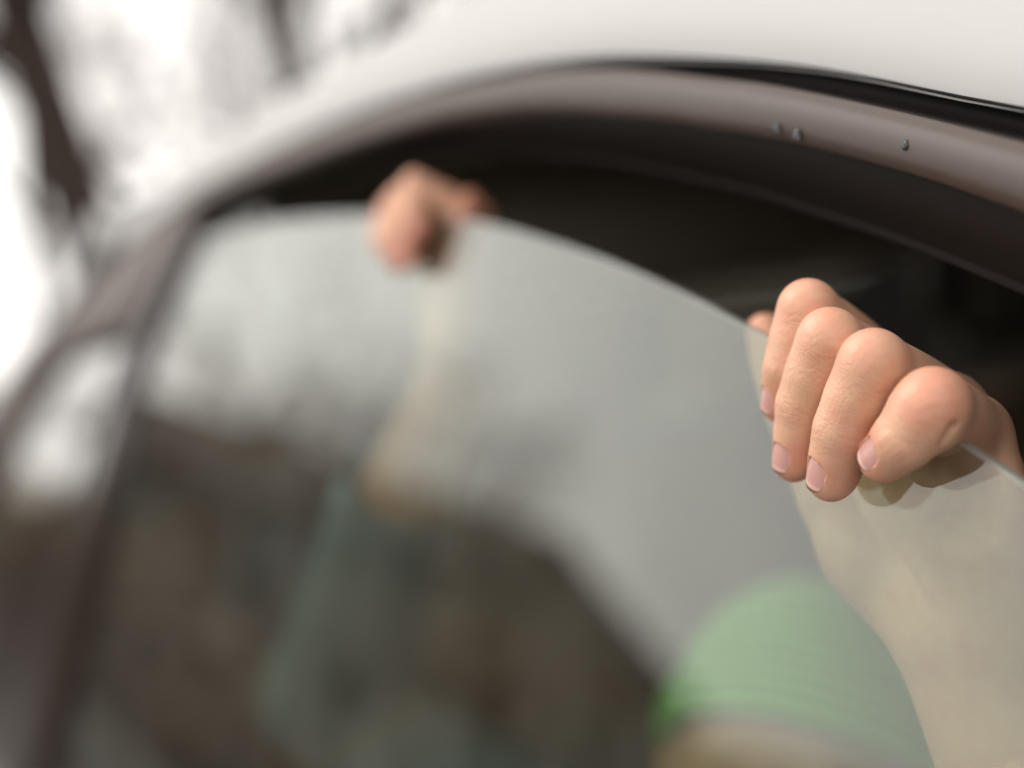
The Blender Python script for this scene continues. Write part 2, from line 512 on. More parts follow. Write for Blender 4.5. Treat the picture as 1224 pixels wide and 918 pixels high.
# roof panel: a crowned section swept along the drip edge, across to the other side
SEC = [(0.0, -0.004), (0.0, 0.0), (.003, .009), (.010, .020), (.024, .033), (.045, .045), (.08, .057), (.14, .068), (.25, .078), (.45, .086), (.70, .09)]
SEC = SEC + [(1.4 - a, b) for a, b in SEC[-2::-1]]
base = row(cA, xsA, O_ROOF)
loft('roof', [base + np.array([0, -a, b]) for a, b in SEC], MAT['roof_paint'], car)
# rubber-lined ditch between roof and door frame
xsB = np.linspace(XR, min(cA[0][-1], cB[0][-1]) - 0.002, 140)
rA, rB = row(cA, xsB, O_ROOF), row(cB, xsB, O_BAND)
dI = -EN * 0.016
loft('roof_seal', [rA + np.array([0, -.002, -.001]), rA * 0.8 + rB * 0.2 + dI * 0.3, rA * 0.72 + rB * 0.28 - EN * 0.002, rA * 0.62 + rB * 0.38 + dI * 0.5,
                   rA * 0.5 + rB * 0.5 + dI, rA * 0.15 + rB * 0.85 + dI, rB - EN * 0.003], MAT['rubber'], car)
# the door's window frame: satin black trim all round the opening, down to the front corner
xsF = np.linspace(XR, min(cB[0][-1], cC[0][-1]) - 0.002, 200)
rb, rc = row(cB, xsF, O_BAND), row(cC, xsF, O_BAND)
loft('window_frame', [rb - EN * .018, rb - EN * .003, rb * .93 + rc * .07 - EN * .0006, rb * .75 + rc * .25 + EN * .0006, rb * .5 + rc * .5 + EN * .0012,
                      rb * .25 + rc * .75 + EN * .0006, rb * .06 + rc * .94 - EN * .0006, rc - EN * .0030, rc - EN * .014, rc * .7 + rb * .3 - EN * .018], MAT['trim'], car, closed=True)
# the rubber channel that takes the glass: its underside falls to a rounded inner lip
xsD = np.linspace(XR, cD[0][-1] - 0.002, 160)
rc, rd = row(cC, xsD, O_BAND), row(cD, xsD, O_LIP)
loft('window_seal', [rc - EN * .006 + EW * .002, rc - EN * .007 - EW * .001, rc * .7 + rd * .3 + EW * .001, rc * .35 + rd * .65 + EW * .0005, rd * .9 + rc * .1,
                     rd + EN * .001 + EW * .0008, rd + EN * .0012 - EW * .0006, rd - EN * .0005 - EW * .0016, rd - EN * .003 - EW * .0012, rd - EN * .004 + EW * .003], MAT['rubber'], car)
# headliner from the lip up and across
loft('headliner', [rd - EN * .0035 - EW * .0006, rd - EN * .02 + EW * .002, rd + np.array([0, -.06, .012]), rd + np.array([0, -.16, .022]), rd + np.array([0, -.65, .035]),
                   rd + np.array([0, -1.15, .022]), rd + np.array([0, -1.28, -.01])], MAT['liner'], car)

# divider bar at the front of the sliding pane
DL = [(228, 262), (195, 320), (150, 420), (115, 520), (85, 620), (40, 760), (-10, 918), (-40, 1010)]
DR = [(243, 250), (232, 285), (227, 300), (183, 405), (162, 483), (150, 560), (130, 650), (105, 750), (70, 918), (50, 1010)]
dl = np.array([P(a, b, .006) for a, b in catmull(DL, 40)]); dr = np.array([P(a, b, .006) for a, b in catmull(DR, 40)])
dl, dr = W(dl), W(dr)
loft('divider_bar', [dl - EN * .016, dl - EN * .002, dl * .85 + dr * .15 + EN * .001, dl * .5 + dr * .5 + EN * .003, dl * .15 + dr * .85 + EN * .001, dr - EN * .002, dr - EN * .016],
     MAT['trim_dark'], car, closed=True)

# the sliding window pane, 4 mm thick, ground top edge
dr0 = np.array([P(a, b, 0.0) for a, b in catmull(DR, 60)])
xsE = np.linspace(XR + 0.02, cE[0][-1], 170)
WB = -0.42
i_ = np.argsort(dr0[:, 0])
xd = np.linspace(cE[0][-1] - .04, float(np.interp(-WB, -dr0[i_, 2], dr0[i_, 0])), 60)
xg = np.unique(np.concatenate([xsE, xd]))
wtop = np.minimum(np.interp(xg, cE[0], cE[1]), np.interp(xg, dr0[i_, 0], dr0[i_, 2], left=9.0) + .002)
wtop = np.maximum(wtop, WB + .0005)


def grow(o, dw, bottom=False):
    return W(np.stack([xg, np.full_like(xg, o), np.full_like(xg, WB) if bottom else np.maximum(wtop + dw, WB + .0002)], 1))


pane = loft('window_pane', [grow(.002, 0, True), grow(.002, -.0010), grow(.0017, -.0004), grow(.0010, 0), grow(-.0010, 0), grow(-.0017, -.0004), grow(-.002, -.0010), grow(-.002, 0, True)],
     MAT['glass'], car, closed=True, smooth=False)
pane.data.materials.append(MAT['glass_edge'])
for pl in pane.data.polygons:
    if abs(Vector(EN).dot(pl.normal)) < 0.9:
        pl.material_index = 1

# small fixed quarter pane ahead of the divider
QI = [(150, 396), (110, 410), (65, 432), (33, 485), (0, 550), (-30, 620), (-62, 720)]
QO = [(156, 408), (140, 440), (128, 470), (110, 530), (92, 600), (72, 670), (30, 800)]
def onto(pts, n, o=.002):
    return W(np.array([P(a, b, o) for a, b in catmull(pts, n)]))


loft('quarter_pane', [onto(QI[:6], 30) - EN * .004, onto(QO[:5], 30) + EN * .002], MAT['quarter'], car)
# black sail panel that closes the corner under it
q_in, q_out = onto(QI[5:] + [(-105, 850), (-140, 980)], 30), onto(QO[4:] + [(-10, 920), (-40, 1010)], 30)
loft('sail_panel', [q_in - EN * .006, q_in * .6 + q_out * .4 + EN * .003, q_out + EN * .001], MAT['trim_dark'], car)

# front roof pillar beyond the door frame
pa = np.array([P(a, b, -.03) for a, b in catmull([(200, 225), (150, 240), (108, 262), (96, 318), (56, 375), (-5, 455), (-60, 540)], 40)])
pb = np.array([P(a, b, -.012) for a, b in catmull([(200, 255), (175, 275), (140, 305), (108, 340), (60, 400), (-5, 485), (-60, 570)], 40)])
pa, pb = W(pa), W(pb)
pa = catmull(list(pa[::3]) + [(2.0, -.34, 1.16), (2.36, -.32, 1.02)], 60); pb = catmull(list(pb[::3]) + [(2.02, -.30, 1.12), (2.38, -.27, .99)], 60)
loft('front_pillar', [pa - EN * .05, pa, pa * .6 + pb * .4 + EN * .006, pb, pb - EN * .05], MAT['trim_dark'], car, closed=True)

# lower door and body side under the window line, floor and the shut far side
zb = 0.86


def side_curve(x0, x1, y, z, n=30):
    t = np.linspace(x0, x1, n)
    return np.stack([t, np.full(n, y), np.full(n, z)], 1)


yb = float(W((0, 0, WB))[1])
loft('door_panel', [side_curve(-.9, 2.4, yb - .02, zb), side_curve(-.9, 2.4, yb + .015, zb + .01), side_curve(-.9, 2.4, yb + .04, zb - .03), side_curve(-.9, 2.4, yb + .065, .70),
                    side_curve(-.9, 2.4, yb + .06, .50), side_curve(-.9, 2.4, yb + .02, .34), side_curve(-.9, 2.4, yb - .04, .24)], MAT['body_paint'], car)
bm = bmesh.new(); box_bm(bm, (-.9, -1.75, .22), (2.4, yb - .05, .30)); bm_obj('floor_pan', bm, MAT['carpet'], car)
yf = -1.62
loft('far_door', [side_curve(-.9, 2.2, yf, .3), side_curve(-.9, 2.2, yf, .92), side_curve(-.9, 2.2, yf + .05, .94)], MAT['liner'], car)
loft('far_window', [side_curve(-.9, 2.0, yf + .03, .94), side_curve(-.9, 1.4, yf + .09, 1.28)], MAT['tint'], car)
loft('far_window_frame', [side_curve(-.9, 1.4, yf + .09, 1.28), side_curve(-.9, 1.4, yf + .12, 1.36), side_curve(-.9, 1.4, yf + .16, 1.5)], MAT['far_trim'], car)
loft('far_pillar', [np.array([[1.4, yf + .09, 1.28], [1.7, yf + .06, 1.11], [2.0, yf + .03, .94], [2.4, yf, .9]]), np.array([[1.25, -1.5, 1.47], [1.6, -1.55, 1.36], [2.0, -1.6, 1.21], [2.42, -1.66, 1.03]])], MAT['far_trim'], car)
bm = bmesh.new(); box_bm(bm, (-.95, -1.7, .25), (-.90, yb - .02, 1.45)); bm_obj('rear_bulkhead', bm, MAT['liner'], car)


def cushion(name, lo, hi, mat, rot=0.0, piv=None, bev=0.05, par=car):
    bm = bmesh.new()
    box_bm(bm, lo, hi)
    bmesh.ops.bevel(bm, geom=list(bm.edges), offset=bev, segments=4, affect='EDGES')
    if rot:
        bmesh.ops.rotate(bm, verts=bm.verts, cent=piv, matrix=Matrix.Rotation(rot, 3, 'Y'))
    return bm_obj(name, bm, mat, par, True)


for k, (y0, y1) in enumerate(((-.90, -.40), (-1.52, -1.02))):
    # front seats, facing away from the camera
    cushion('seat_cushion', (1.32, y0, .42), (1.85, y1, .60), MAT['seat_brown'])
    s = cushion('seat_backrest', (1.20, y0, .55), (1.36, y1, 1.16), MAT['seat_brown'], R(-14), (1.28, 0, .55))
    cushion('seat_bolster', (1.17, y1 - .10, .60), (1.36, y1 + .02, 1.08), MAT['seat_teal'], R(-14), (1.28, 0, .55), .04, s)
    cushion('headrest', (1.16, y0 + .12, 1.17), (1.26, y1 - .12, 1.36), MAT['dash'], R(-6), (1.2, 0, 1.17), .04, s)
cushion('rear_bench', (-.3, -1.55, .40), (.95, -.36, .56), MAT['seat_brown'], 0, None, .05)
cushion('dashboard', (1.95, -1.60, .5), (2.4, -.25, 1.08), MAT['dash'], 0, None, .08)
cushion('added_visor', (1.02, -1.0, 1.30), (1.05, -.34, 1.46), MAT['liner'], R(12), (1.0, 0, 1.44), .012)  # visor added to keep the bright windscreen out of view
# windscreen from the roof's front edge to the dash
zt = float(base[-1][2]) + .05
loft('windscreen', [np.array([[1.25, y, zt] for y in np.linspace(-1.6, -.34, 12)]), np.array([[2.40, y, 1.04] for y in np.linspace(-1.66, -.22, 12)])], MAT['screen'], car)


def hull(name, xs, zt, mat):
    """body shell across the car: side, rounded shoulder, crowned top, shoulder, side, for each station along x"""
    sec = [(-.13, .30, 0), (-.10, .55, 0), (-.12, -.10, 1), (-.16, -.03, 1), (-.26, .0, 1), (-.60, .02, 1), (-.95, .03, 1)]
    sec = sec + [(-1.9 - a, z, k) for a, z, k in sec[-2::-1]]
    rows = [np.array([[x, a, (t + z if k else z)] for x, t in zip(xs, zt)]) for a, z, k in sec]
    return loft(name, rows, mat, car)


hull('bonnet', np.linspace(2.36, 3.5, 14), .98 - .20 * np.linspace(0, 1, 14) ** 2.2, MAT['body_paint'])
hull('rear_body', np.linspace(-2.0, -.95, 10), .90 + .10 * np.linspace(0, 1, 10), MAT['body_paint'])
for wx in (2.9, -1.25):
    for wy in (-.26, -1.62):
        def lathe(name, prof, mat, par):
            rows = []
            for r, d in prof:
                an = np.linspace(0, 2 * math.pi, 41)
                rows.append(np.stack([wx + r * np.cos(an), np.full(41, wy + d), .31 + r * np.sin(an)], 1))
            return loft(name, rows, mat, par)
        wheel = lathe('wheel', [(.19, -.10), (.27, -.10), (.30, -.085), (.31, -.05), (.31, .05), (.30, .085), (.27, .10), (.19, .10)], MAT['rubber'], car)
        so = .0 if wy > -1 else -.16
        lathe('rim', [(.195, .08 + so), (.18, .06 + so), (.07, .055 + so), (.06, .075 + so), (.001, .078 + so)], MAT['white_rim'], wheel)
STEP = 0.00045
# ------------------------------------------------------------------ solid modelling on a grid: smooth unions of tapered limbs
def smin(a, b, k):
    h = np.clip(0.5 + 0.5 * (b - a) / k, 0, 1)
    return b + (a - b) * h - k * h * (1 - h)


class Grid:
    def __init__(self, lo, hi, step):
        self.step = step
        self.lo = np.asarray(lo, float)
        self.n = np.ceil((np.asarray(hi) - self.lo) / step).astype(int) + 1
        ax = [self.lo[i] + step * np.arange(self.n[i]) for i in range(3)]
        self.x = ax[0][:, None, None].astype(np.float32)
        self.y = ax[1][None, :, None].astype(np.float32)
        self.z = ax[2][None, None, :].astype(np.float32)
        self.f = np.full(tuple(self.n), 1.0, np.float32)

    def sub(self, lo, hi):
        i0 = np.clip(np.floor((np.asarray(lo) - self.lo) / self.step).astype(int), 0, self.n - 1)
        i1 = np.clip(np.ceil((np.asarray(hi) - self.lo) / self.step).astype(int) + 1, 1, self.n)
        g = Grid.__new__(Grid)
        g.step = self.step
        g.x, g.y, g.z = self.x[i0[0]:i1[0]], self.y[:, i0[1]:i1[1]], self.z[:, :, i0[2]:i1[2]]
        return g, tuple(slice(a, b) for a, b in zip(i0, i1))


def seg(g, a, b, ra, rb, bulge=0.0, squash=None):
    """distance to a tapered limb from a to b; bulge swells its middle; squash = (axis, factor) flattens it"""
    a = np.asarray(a, float); b = np.asarray(b, float)
    ba = b - a; L2 = float(ba @ ba)
    px, py, pz = g.x - np.float32(a[0]), g.y - np.float32(a[1]), g.z - np.float32(a[2])
    h = np.clip((px * np.float32(ba[0]) + py * np.float32(ba[1]) + pz * np.float32(ba[2])) / np.float32(L2), 0, 1)
    qx, qy, qz = px - h * np.float32(ba[0]), py - h * np.float32(ba[1]), pz - h * np.float32(ba[2])
    if squash is not None:
        ax, k = squash
        c = (qx * np.float32(ax[0]) + qy * np.float32(ax[1]) + qz * np.float32(ax[2])) * np.float32(k - 1)
        qx, qy, qz = qx + c * np.float32(ax[0]), qy + c * np.float32(ax[1]), qz + c * np.float32(ax[2])
    r = ra + (rb - ra) * h
    if bulge:
        r = r + bulge * np.sin(math.pi * h)
    return np.sqrt(qx * qx + qy * qy + qz * qz) - r


def ball(g, c, r):
    rx, ry, rz = (r, r, r) if np.isscalar(r) else r
    k = min(rx, ry, rz)
    return (np.sqrt(((g.x - c[0]) / rx) ** 2 + ((g.y - c[1]) / ry) ** 2 + ((g.z - c[2]) / rz) ** 2) - 1) * k


def surface_nets(g, smooth=2):
    f = g.f; s = f < 0
    nx, ny, nz = f.shape
    cnt = np.zeros((nx - 1, ny - 1, nz - 1), np.int8)
    for i in (0, 1):
        for j in (0, 1):
            for k in (0, 1):
                cnt += s[i:nx - 1 + i, j:ny - 1 + j, k:nz - 1 + k]
    act = np.argwhere((cnt > 0) & (cnt < 8))
    idx = np.full(cnt.shape, -1, np.int64)
    idx[tuple(act.T)] = np.arange(len(act))
    acc = np.zeros((len(act), 3)); num = np.zeros(len(act))
    cs = [(i, j, k) for i in (0, 1) for j in (0, 1) for k in (0, 1)]
    val = {c: f[act[:, 0] + c[0], act[:, 1] + c[1], act[:, 2] + c[2]].astype(float) for c in cs}
    for c in cs:
        for d in range(3):
            if c[d] == 0:
                e = list(c); e[d] = 1; e = tuple(e)
                a, b = val[c], val[e]
                m = (a < 0) != (b < 0)
                t = np.where(m, a / np.where(m, a - b, 1), 0)
                q = np.tile(np.array(c, float), (len(act), 1)); q[:, d] += t
                acc += q * m[:, None]; num += m
    v = (act + acc / num[:, None]) * g.step + g.lo
    quads = []
    for d in range(3):
        sl0 = [slice(None)] * 3; sl1 = [slice(None)] * 3
        sl0[d] = slice(0, -1); sl1[d] = slice(1, None)
        a, b = s[tuple(sl0)], s[tuple(sl1)]
        e1, e2 = (d + 1) % 3, (d + 2) % 3
        ed = np.argwhere(a != b)
        ok = (ed[:, e1] > 0) & (ed[:, e2] > 0) & (ed[:, e1] < f.shape[e1] - 1) & (ed[:, e2] < f.shape[e2] - 1)
        ed = ed[ok]
        inside = a[tuple(ed.T)]
        q = []
        for (o1, o2) in ((-1, -1), (0, -1), (0, 0), (-1, 0)):
            c = ed.copy(); c[:, e1] += o1; c[:, e2] += o2
            q.append(idx[tuple(c.T)])
        q = np.stack(q, 1)
        q[~inside] = q[~inside][:, ::-1]
        quads.append(q)
    quads = np.vstack(quads)
    quads = quads[(quads >= 0).all(1)]
    for it in range(smooth):
        v = lap(v, quads, 0.5 if it % 2 == 0 else -0.35)
    return v, quads


def lap(v, quads, w):
    e = np.vstack([quads[:, [0, 1]], quads[:, [1, 2]], quads[:, [2, 3]], quads[:, [3, 0]]])
    n = len(v)
    deg = np.bincount(e.ravel(), minlength=n)
    s = np.zeros_like(v)
    for d in range(3):
        s[:, d] = np.bincount(e[:, 0], v[e[:, 1], d], n) + np.bincount(e[:, 1], v[e[:, 0], d], n)
    av = s / np.maximum(deg, 1)[:, None]
    return v + w * (av - v)


def vnormals(v, quads):
    nn = np.cross(v[quads[:, 2]] - v[quads[:, 0]], v[quads[:, 3]] - v[quads[:, 1]])
    out = np.zeros_like(v)
    for k in range(4):
        for d in range(3):
            out[:, d] += np.bincount(quads[:, k], nn[:, d], len(v))
    return out / np.maximum(np.linalg.norm(out, axis=1), 1e-12)[:, None]


def unit(v):
    v = np.asarray(v, float)
    return v / np.linalg.norm(v)


# ------------------------------------------------------------------ the gripping left hand (window coordinates)
FING = [  # MCP, PIP, DIP, tip as (pixel x, pixel y, outboard distance), radii at those joints
    [(1048, 446, -.022), (966, 370, .012), (944, 438, .0128), (934, 482, .0102), (.0098, .0072, .0064, .0053)],
    [(1085, 470, -.025), (992, 407, .014), (960, 482, .0134), (949, 551, .0104), (.0102, .0076, .0065, .0055)],
    [(1132, 496, -.025), (1044, 435, .0122), (1008, 512, .0128), (993, 571, .0102), (.0102, .0079, .0070, .0060)],
    [(1160, 520, -.019), (1115, 485, .0075), (1083, 522, .0100), (1055, 548, .0094), (.0095, .0084, .0072, .0058)],
]
FJ = [[P(*p) for p in f[:4]] for f in FING]
FR = [f[4] for f in FING]
THUMB = [P(1075, 705, -.030), P(996, 600, -.0175), P(944, 484, -.0115), P(915, 398, -.0095)]
TR = (.0125, .0088, .0072, .0058)
WRIST = P(1158, 765, -.034)
FORE = P(1235, 925, -.046)          # a point down the forearm; the limb goes on to the elbow

DORS = []
for J in FJ:
    t = unit(J[3] - J[2])
    v = J[1] - 0.5 * (J[0] + J[3])
    v = 0.6 * unit(v) + np.array([0.06, 0.5, 0.0])
    d = unit(v - (v @ t) * t)
    DORS.append((t, d, np.cross(t, d)))

def nail_frame(i):
    """centre line of the nail of finger i: origin, axes, half width, length"""
    J, r = FJ[i], FR[i][3]
    t, d, l = DORS[i]
    o = J[3] + d * (r * 0.945) - t * (r * 1.15)
    return o, t, d, l, r * 0.66, r * 1.62


def bounds(pts, pad):
    pts = np.asarray(pts)
    return pts.min(0) - pad, pts.max(0) + pad


def hand_field(g):
    g.f[:] = 0.02
    for i, J in enumerate(FJ):
        r = FR[i]
        t, d, l = DORS[i]
        s, sl = g.sub(*bounds(J, 0.013))
        f = seg(s, J[0], J[1], r[0], r[1] * 1.0, 0.0006)
        f = smin(f, seg(s, J[1], J[2], r[1] * 0.97, r[2], 0.0009), 0.0030)
        f = smin(f, seg(s, J[2], J[3], r[2] * 0.98, r[3], 0.0004), 0.0022)
        # the soft pad of the fingertip, the bony top of the middle joint
        f = smin(f, ball(s, J[3] - d * r[3] * 0.18 - t * r[3] * 0.35, r[3] * 1.02), 0.0015)
        kn = unit(J[1] - 0.5 * (J[0] + J[2]))
        f = smin(f, ball(s, J[1] + kn * r[1] * 0.10, r[1] * 0.80), 0.0030)
        # the bed of the nail
        o, t, d, l, hw, ln = nail_frame(i)
        px, py, pz = s.x - np.float32(o[0]), s.y - np.float32(o[1]), s.z - np.float32(o[2])
        lt = px * np.float32(t[0]) + py * np.float32(t[1]) + pz * np.float32(t[2])
        ll = px * np.float32(l[0]) + py * np.float32(l[1]) + pz * np.float32(l[2])
        ld = px * np.float32(d[0]) + py * np.float32(d[1]) + pz * np.float32(d[2])
        hgt = ld + 0.55 * ll * ll / r[3]
        foot = ((np.abs(ll) / (hw * .90)) ** 3 + (np.abs(lt - ln * .555) / (ln * .435)) ** 3) ** (1 / 3.0) * hw - hw
        f = np.maximum(f, -np.maximum(-hgt, foot))
        # fingers only press together: a narrow crease stays between them
        g.f[sl] = smin(g.f[sl], f, 0.0007)
    # the fold behind the little finger's middle joint
    for a_, b_ in ((P(1129, 527, .008), P(1137, 508, .008)), (P(1129, 527, .013), P(1137, 508, .013)), (P(1130, 525, .018), P(1136, 510, .018))):
        s, sl = g.sub(*bounds([a_, b_], 0.006))
        g.f[sl] = -smin(-g.f[sl], seg(s, a_, b_, .0004, .0007), .0022)
    # palm: one long bone for each finger, the ball of the thumb and the outer edge
    s, sl = g.sub(*bounds([J[0] for J in FJ] + THUMB + [WRIST, FORE], 0.024))
    pal = None
    for i, J in enumerate(FJ):
        base = WRIST + np.array([(1.5 - i) * 0.0085, 0.0, 0.006])
        q = seg(s, J[0], base, FR[i][0] * 1.02, 0.0115, 0.0012)
        pal = q if pal is None else smin(pal, q, 0.005)
    edge = seg(s, FJ[3][0] + np.array([-.001, 0, -.012]), WRIST + np.array([-.012, .002, .012]), .0095, .0115, .002)
    pal = smin(pal, edge, 0.006)
    th = seg(s, THUMB[0], THUMB[1], TR[0], TR[1], 0.0030)
    th = smin(th, seg(s, THUMB[1], THUMB[2], TR[1], TR[2], 0.0006), 0.003)
    th = smin(th, seg(s, THUMB[2], THUMB[3], TR[2], TR[3], 0.0008), 0.0025)
    pal = smin(pal, th, 0.006)
    pal = smin(pal, seg(s, WRIST, FORE, 0.0185, 0.0225), 0.012)
    # the hollow of the half-closed hand
    pal = -smin(-pal, ball(s, P(1092, 562, -.003), (.027, .016, .017)), .008)
    # finger roots melt into the palm
    g.f[sl] = smin(g.f[sl], pal, 0.0035)


def build_hand(step):
    lo, hi = bounds([p for J in FJ for p in J] + THUMB + [WRIST, FORE], 0.022)
    g = Grid(lo, hi, step)
    hand_field(g)
    return surface_nets(g, 3)


def hand_coords(v):
    """per-vertex finger coordinates: (distance along the finger, across, which finger), knuckle weights, redness"""
    n = len(v)
    best = np.full(n, 1.0); uu = np.zeros(n); lat = np.zeros(n); fid = np.zeros(n); wr = np.zeros(n); red = np.zeros(n); tip = np.zeros(n)
    dor = np.zeros(n); cre = np.zeros(n)
    for i, J in enumerate(FJ):
        cum = 0.0
        t0, d0, l0 = DORS[i]
        for k in range(3):
            a, b = J[k], J[k + 1]; ba = b - a; L = np.linalg.norm(ba)
            h = np.clip(((v - a) @ ba) / L ** 2, 0, 1)
            q = v - a - h[:, None] * ba
            r = FR[i][k] + (FR[i][k + 1] - FR[i][k]) * h
            dd = np.linalg.norm(q, axis=1) - r
            m = dd < best
            best[m] = dd[m]
            uu[m] = cum + h[m] * L
            lat[m] = (q @ l0)[m]
            fid[m] = i
            # dorsal direction of this bone
            bt = ba / L
            vv = J[1] - 0.5 * (J[0] + J[3]); db = unit(vv - (vv @ bt) * bt)
            dor[m] = ((q @ db) / np.maximum(np.linalg.norm(q, axis=1), 1e-9))[m]
            cum += L
        L1 = np.linalg.norm(J[1] - J[0]); L2 = np.linalg.norm(J[2] - J[1])
        mine = (fid == i) * np.clip(dor * 1.6 + 0.15, 0, 1)
        wob = 0.00035 * np.sin(lat * 900 + 2.1 * i) + 0.0002 * np.sin(lat * 2300 + i)
        for u0, am, sg in ((L1 + L2 - .0016, .7, .0005), (L1 + L2 + .0001, 1.0, .00055), (L1 + L2 + .0018, .6, .0005), (L1 + .0022, .45, .0006), (L1 + .0046, .5, .0006), (L1 + .0070, .35, .0006)):
            cre = np.maximum(cre, am * mine * np.exp(-((uu + wob * (1 + u0 * 40) - u0) / sg) ** 2))
        kn = unit(J[1] - 0.5 * (J[0] + J[2]))
        t, d, l = DORS[i]
        g1 = np.exp(-(np.linalg.norm(v - (J[1] + kn * FR[i][1] * 0.9), axis=1) / 0.0075) ** 2)
        g2 = np.exp(-(np.linalg.norm(v - (J[2] + d * FR[i][2] * 0.9), axis=1) / 0.0045) ** 2)
        g3 = np.exp(-(np.linalg.norm(v - J[3], axis=1) / 0.0085) ** 2)
        wr = np.maximum(wr, np.maximum(g1, 0.9 * g2))
        red = np.maximum(red, (0.75 if i == 3 else 0.36) * g1 + 0.10 * g2 + 0.80 * g3)
    red = np.maximum(red, 0.6 * np.exp(-(np.linalg.norm(v - THUMB[3], axis=1) / 0.010) ** 2))
    best = np.minimum(best, np.linalg.norm(v - THUMB[3], axis=1) - .009)
    far = np.clip((best - 0.004) / 0.006, 0, 1)
    wr = wr * (1 - far); red = red * (1 - far)
    return uu, lat, fid, wr, red, cre * (1 - far)
# ------------------------------------------------------------------ skin and nails
def skin_mat():
    m, n, l, b = new_mat('child_skin')
    cr = n.new('ShaderNodeAttribute'); cr.attribute_name = 'tone'      # r: redness, g: knuckle creases, b: finger weight
    sp = n.new('ShaderNodeSeparateColor'); l.new(cr.outputs['Color'], sp.inputs['Color'])
    tc = n.new('ShaderNodeTexCoord')
    nz = n.new('ShaderNodeTexNoise'); nz.inputs['Scale'].default_value = 120; nz.inputs['Detail'].default_value = 6
    l.new(tc.outputs['Object'], nz.inputs['Vector'])
    m0 = n.new('ShaderNodeMix'); m0.data_type = 'RGBA'
    m0.inputs['A'].default_value = (0.52, 0.285, 0.18, 1); m0.inputs['B'].default_value = (0.67, 0.42, 0.29, 1)
    l.new(nz.outputs['Fac'], m0.inputs['Factor'])
    m1 = n.new('ShaderNodeMix'); m1.data_type = 'RGBA'
    m1.inputs['B'].default_value = (0.58, 0.20, 0.135, 1)
    bl = n.new('ShaderNodeTexNoise'); bl.inputs['Scale'].default_value = 170; bl.inputs['Detail'].default_value = 4
    l.new(tc.outputs['Object'], bl.inputs['Vector'])
    bm_ = n.new('ShaderNodeMapRange'); bm_.inputs['From Min'].default_value = 0.42; bm_.inputs['From Max'].default_value = 0.75
    bm_.inputs['To Min'].default_value = 0.02; bm_.inputs['To Max'].default_value = 0.34
    l.new(bl.outputs['Fac'], bm_.inputs['Value'])
    rf = n.new('ShaderNodeMath'); rf.operation = 'MULTIPLY_ADD'; rf.inputs[1].default_value = 0.75
    l.new(sp.outputs['Red'], rf.inputs[0]); l.new(bm_.outputs[0], rf.inputs[2]); l.new(rf.outputs[0], m1.inputs['Factor'])
    l.new(m0.outputs['Result'], m1.inputs['A'])
    l.new(m1.outputs['Result'], b.inputs['Base Color'])
    b.inputs['Roughness'].default_value = 0.46
    b.inputs['Specular IOR Level'].default_value = 0.42
    b.inputs['Subsurface Weight'].default_value = 0.38
    b.inputs['Subsurface Radius'].default_value = (1.0, 0.38, 0.22)
    b.inputs['Subsurface Scale'].default_value = 0.0016
    b.subsurface_method = 'BURLEY'
    # fine lines across the fingers
    fu = n.new('ShaderNodeAttribute'); fu.attribute_name = 'along'
    vm = n.new('ShaderNodeVectorMath'); vm.operation = 'MULTIPLY'; vm.inputs[1].default_value = (2100, 420, 60)
    l.new(fu.outputs['Vector'], vm.inputs[0])
    n1 = n.new('ShaderNodeTexNoise'); n1.inputs['Scale'].default_value = 1.0; n1.inputs['Detail'].default_value = 3
    l.new(vm.outputs[0], n1.inputs['Vector'])
    n2 = n.new('ShaderNodeTexVoronoi'); n2.inputs['Scale'].default_value = 1500
    l.new(tc.outputs['Object'], n2.inputs['Vector'])
    k = n.new('ShaderNodeMath'); k.operation = 'MULTIPLY_ADD'; k.inputs[1].default_value = 1.3; k.inputs[2].default_value = 0.40
    l.new(sp.outputs['Green'], k.inputs[0])
    h1 = n.new('ShaderNodeMath'); h1.operation = 'MULTIPLY'
    l.new(n1.outputs['Fac'], h1.inputs[0]); l.new(k.outputs[0], h1.inputs[1])
    h2 = n.new('ShaderNodeMath'); h2.operation = 'MULTIPLY_ADD'; h2.inputs[1].default_value = 0.22
    l.new(n2.outputs['Distance'], h2.inputs[0]); l.new(h1.outputs[0], h2.inputs[2])
    bp = n.new('ShaderNodeBump'); bp.inputs['Strength'].default_value = 0.55; bp.inputs['Distance'].default_value = 0.0004
    l.new(h2.outputs[0], bp.inputs['Height'])
    l.new(bp.outputs['Normal'], b.inputs['Normal'])
    return m


def nail_mat():
    m, n, l, b = new_mat('fingernail')
    at = n.new('ShaderNodeAttribute'); at.attribute_name = 'along'
    sp = n.new('ShaderNodeSeparateXYZ'); l.new(at.outputs['Vector'], sp.inputs[0])
    rp = n.new('ShaderNodeValToRGB')
    e = rp.color_ramp.elements
    e[0].position = 0.0; e[0].color = (0.56, 0.36, 0.31, 1)
    e[1].position = 0.78; e[1].color = (0.50, 0.27, 0.245, 1)
    q = e.new(0.12); q.color = (0.50, 0.28, 0.25, 1)
    q = e.new(0.88); q.color = (0.66, 0.44, 0.36, 1)
    q = e.new(0.975); q.color = (0.10, 0.045, 0.03, 1)
    l.new(sp.outputs['X'], rp.inputs['Fac'])
    l.new(rp.outputs['Color'], b.inputs['Base Color'])
    b.inputs['Roughness'].default_value = 0.30
    b.inputs['Subsurface Weight'].default_value = 0.3
    b.inputs['Subsurface Scale'].default_value = 0.001
    return m


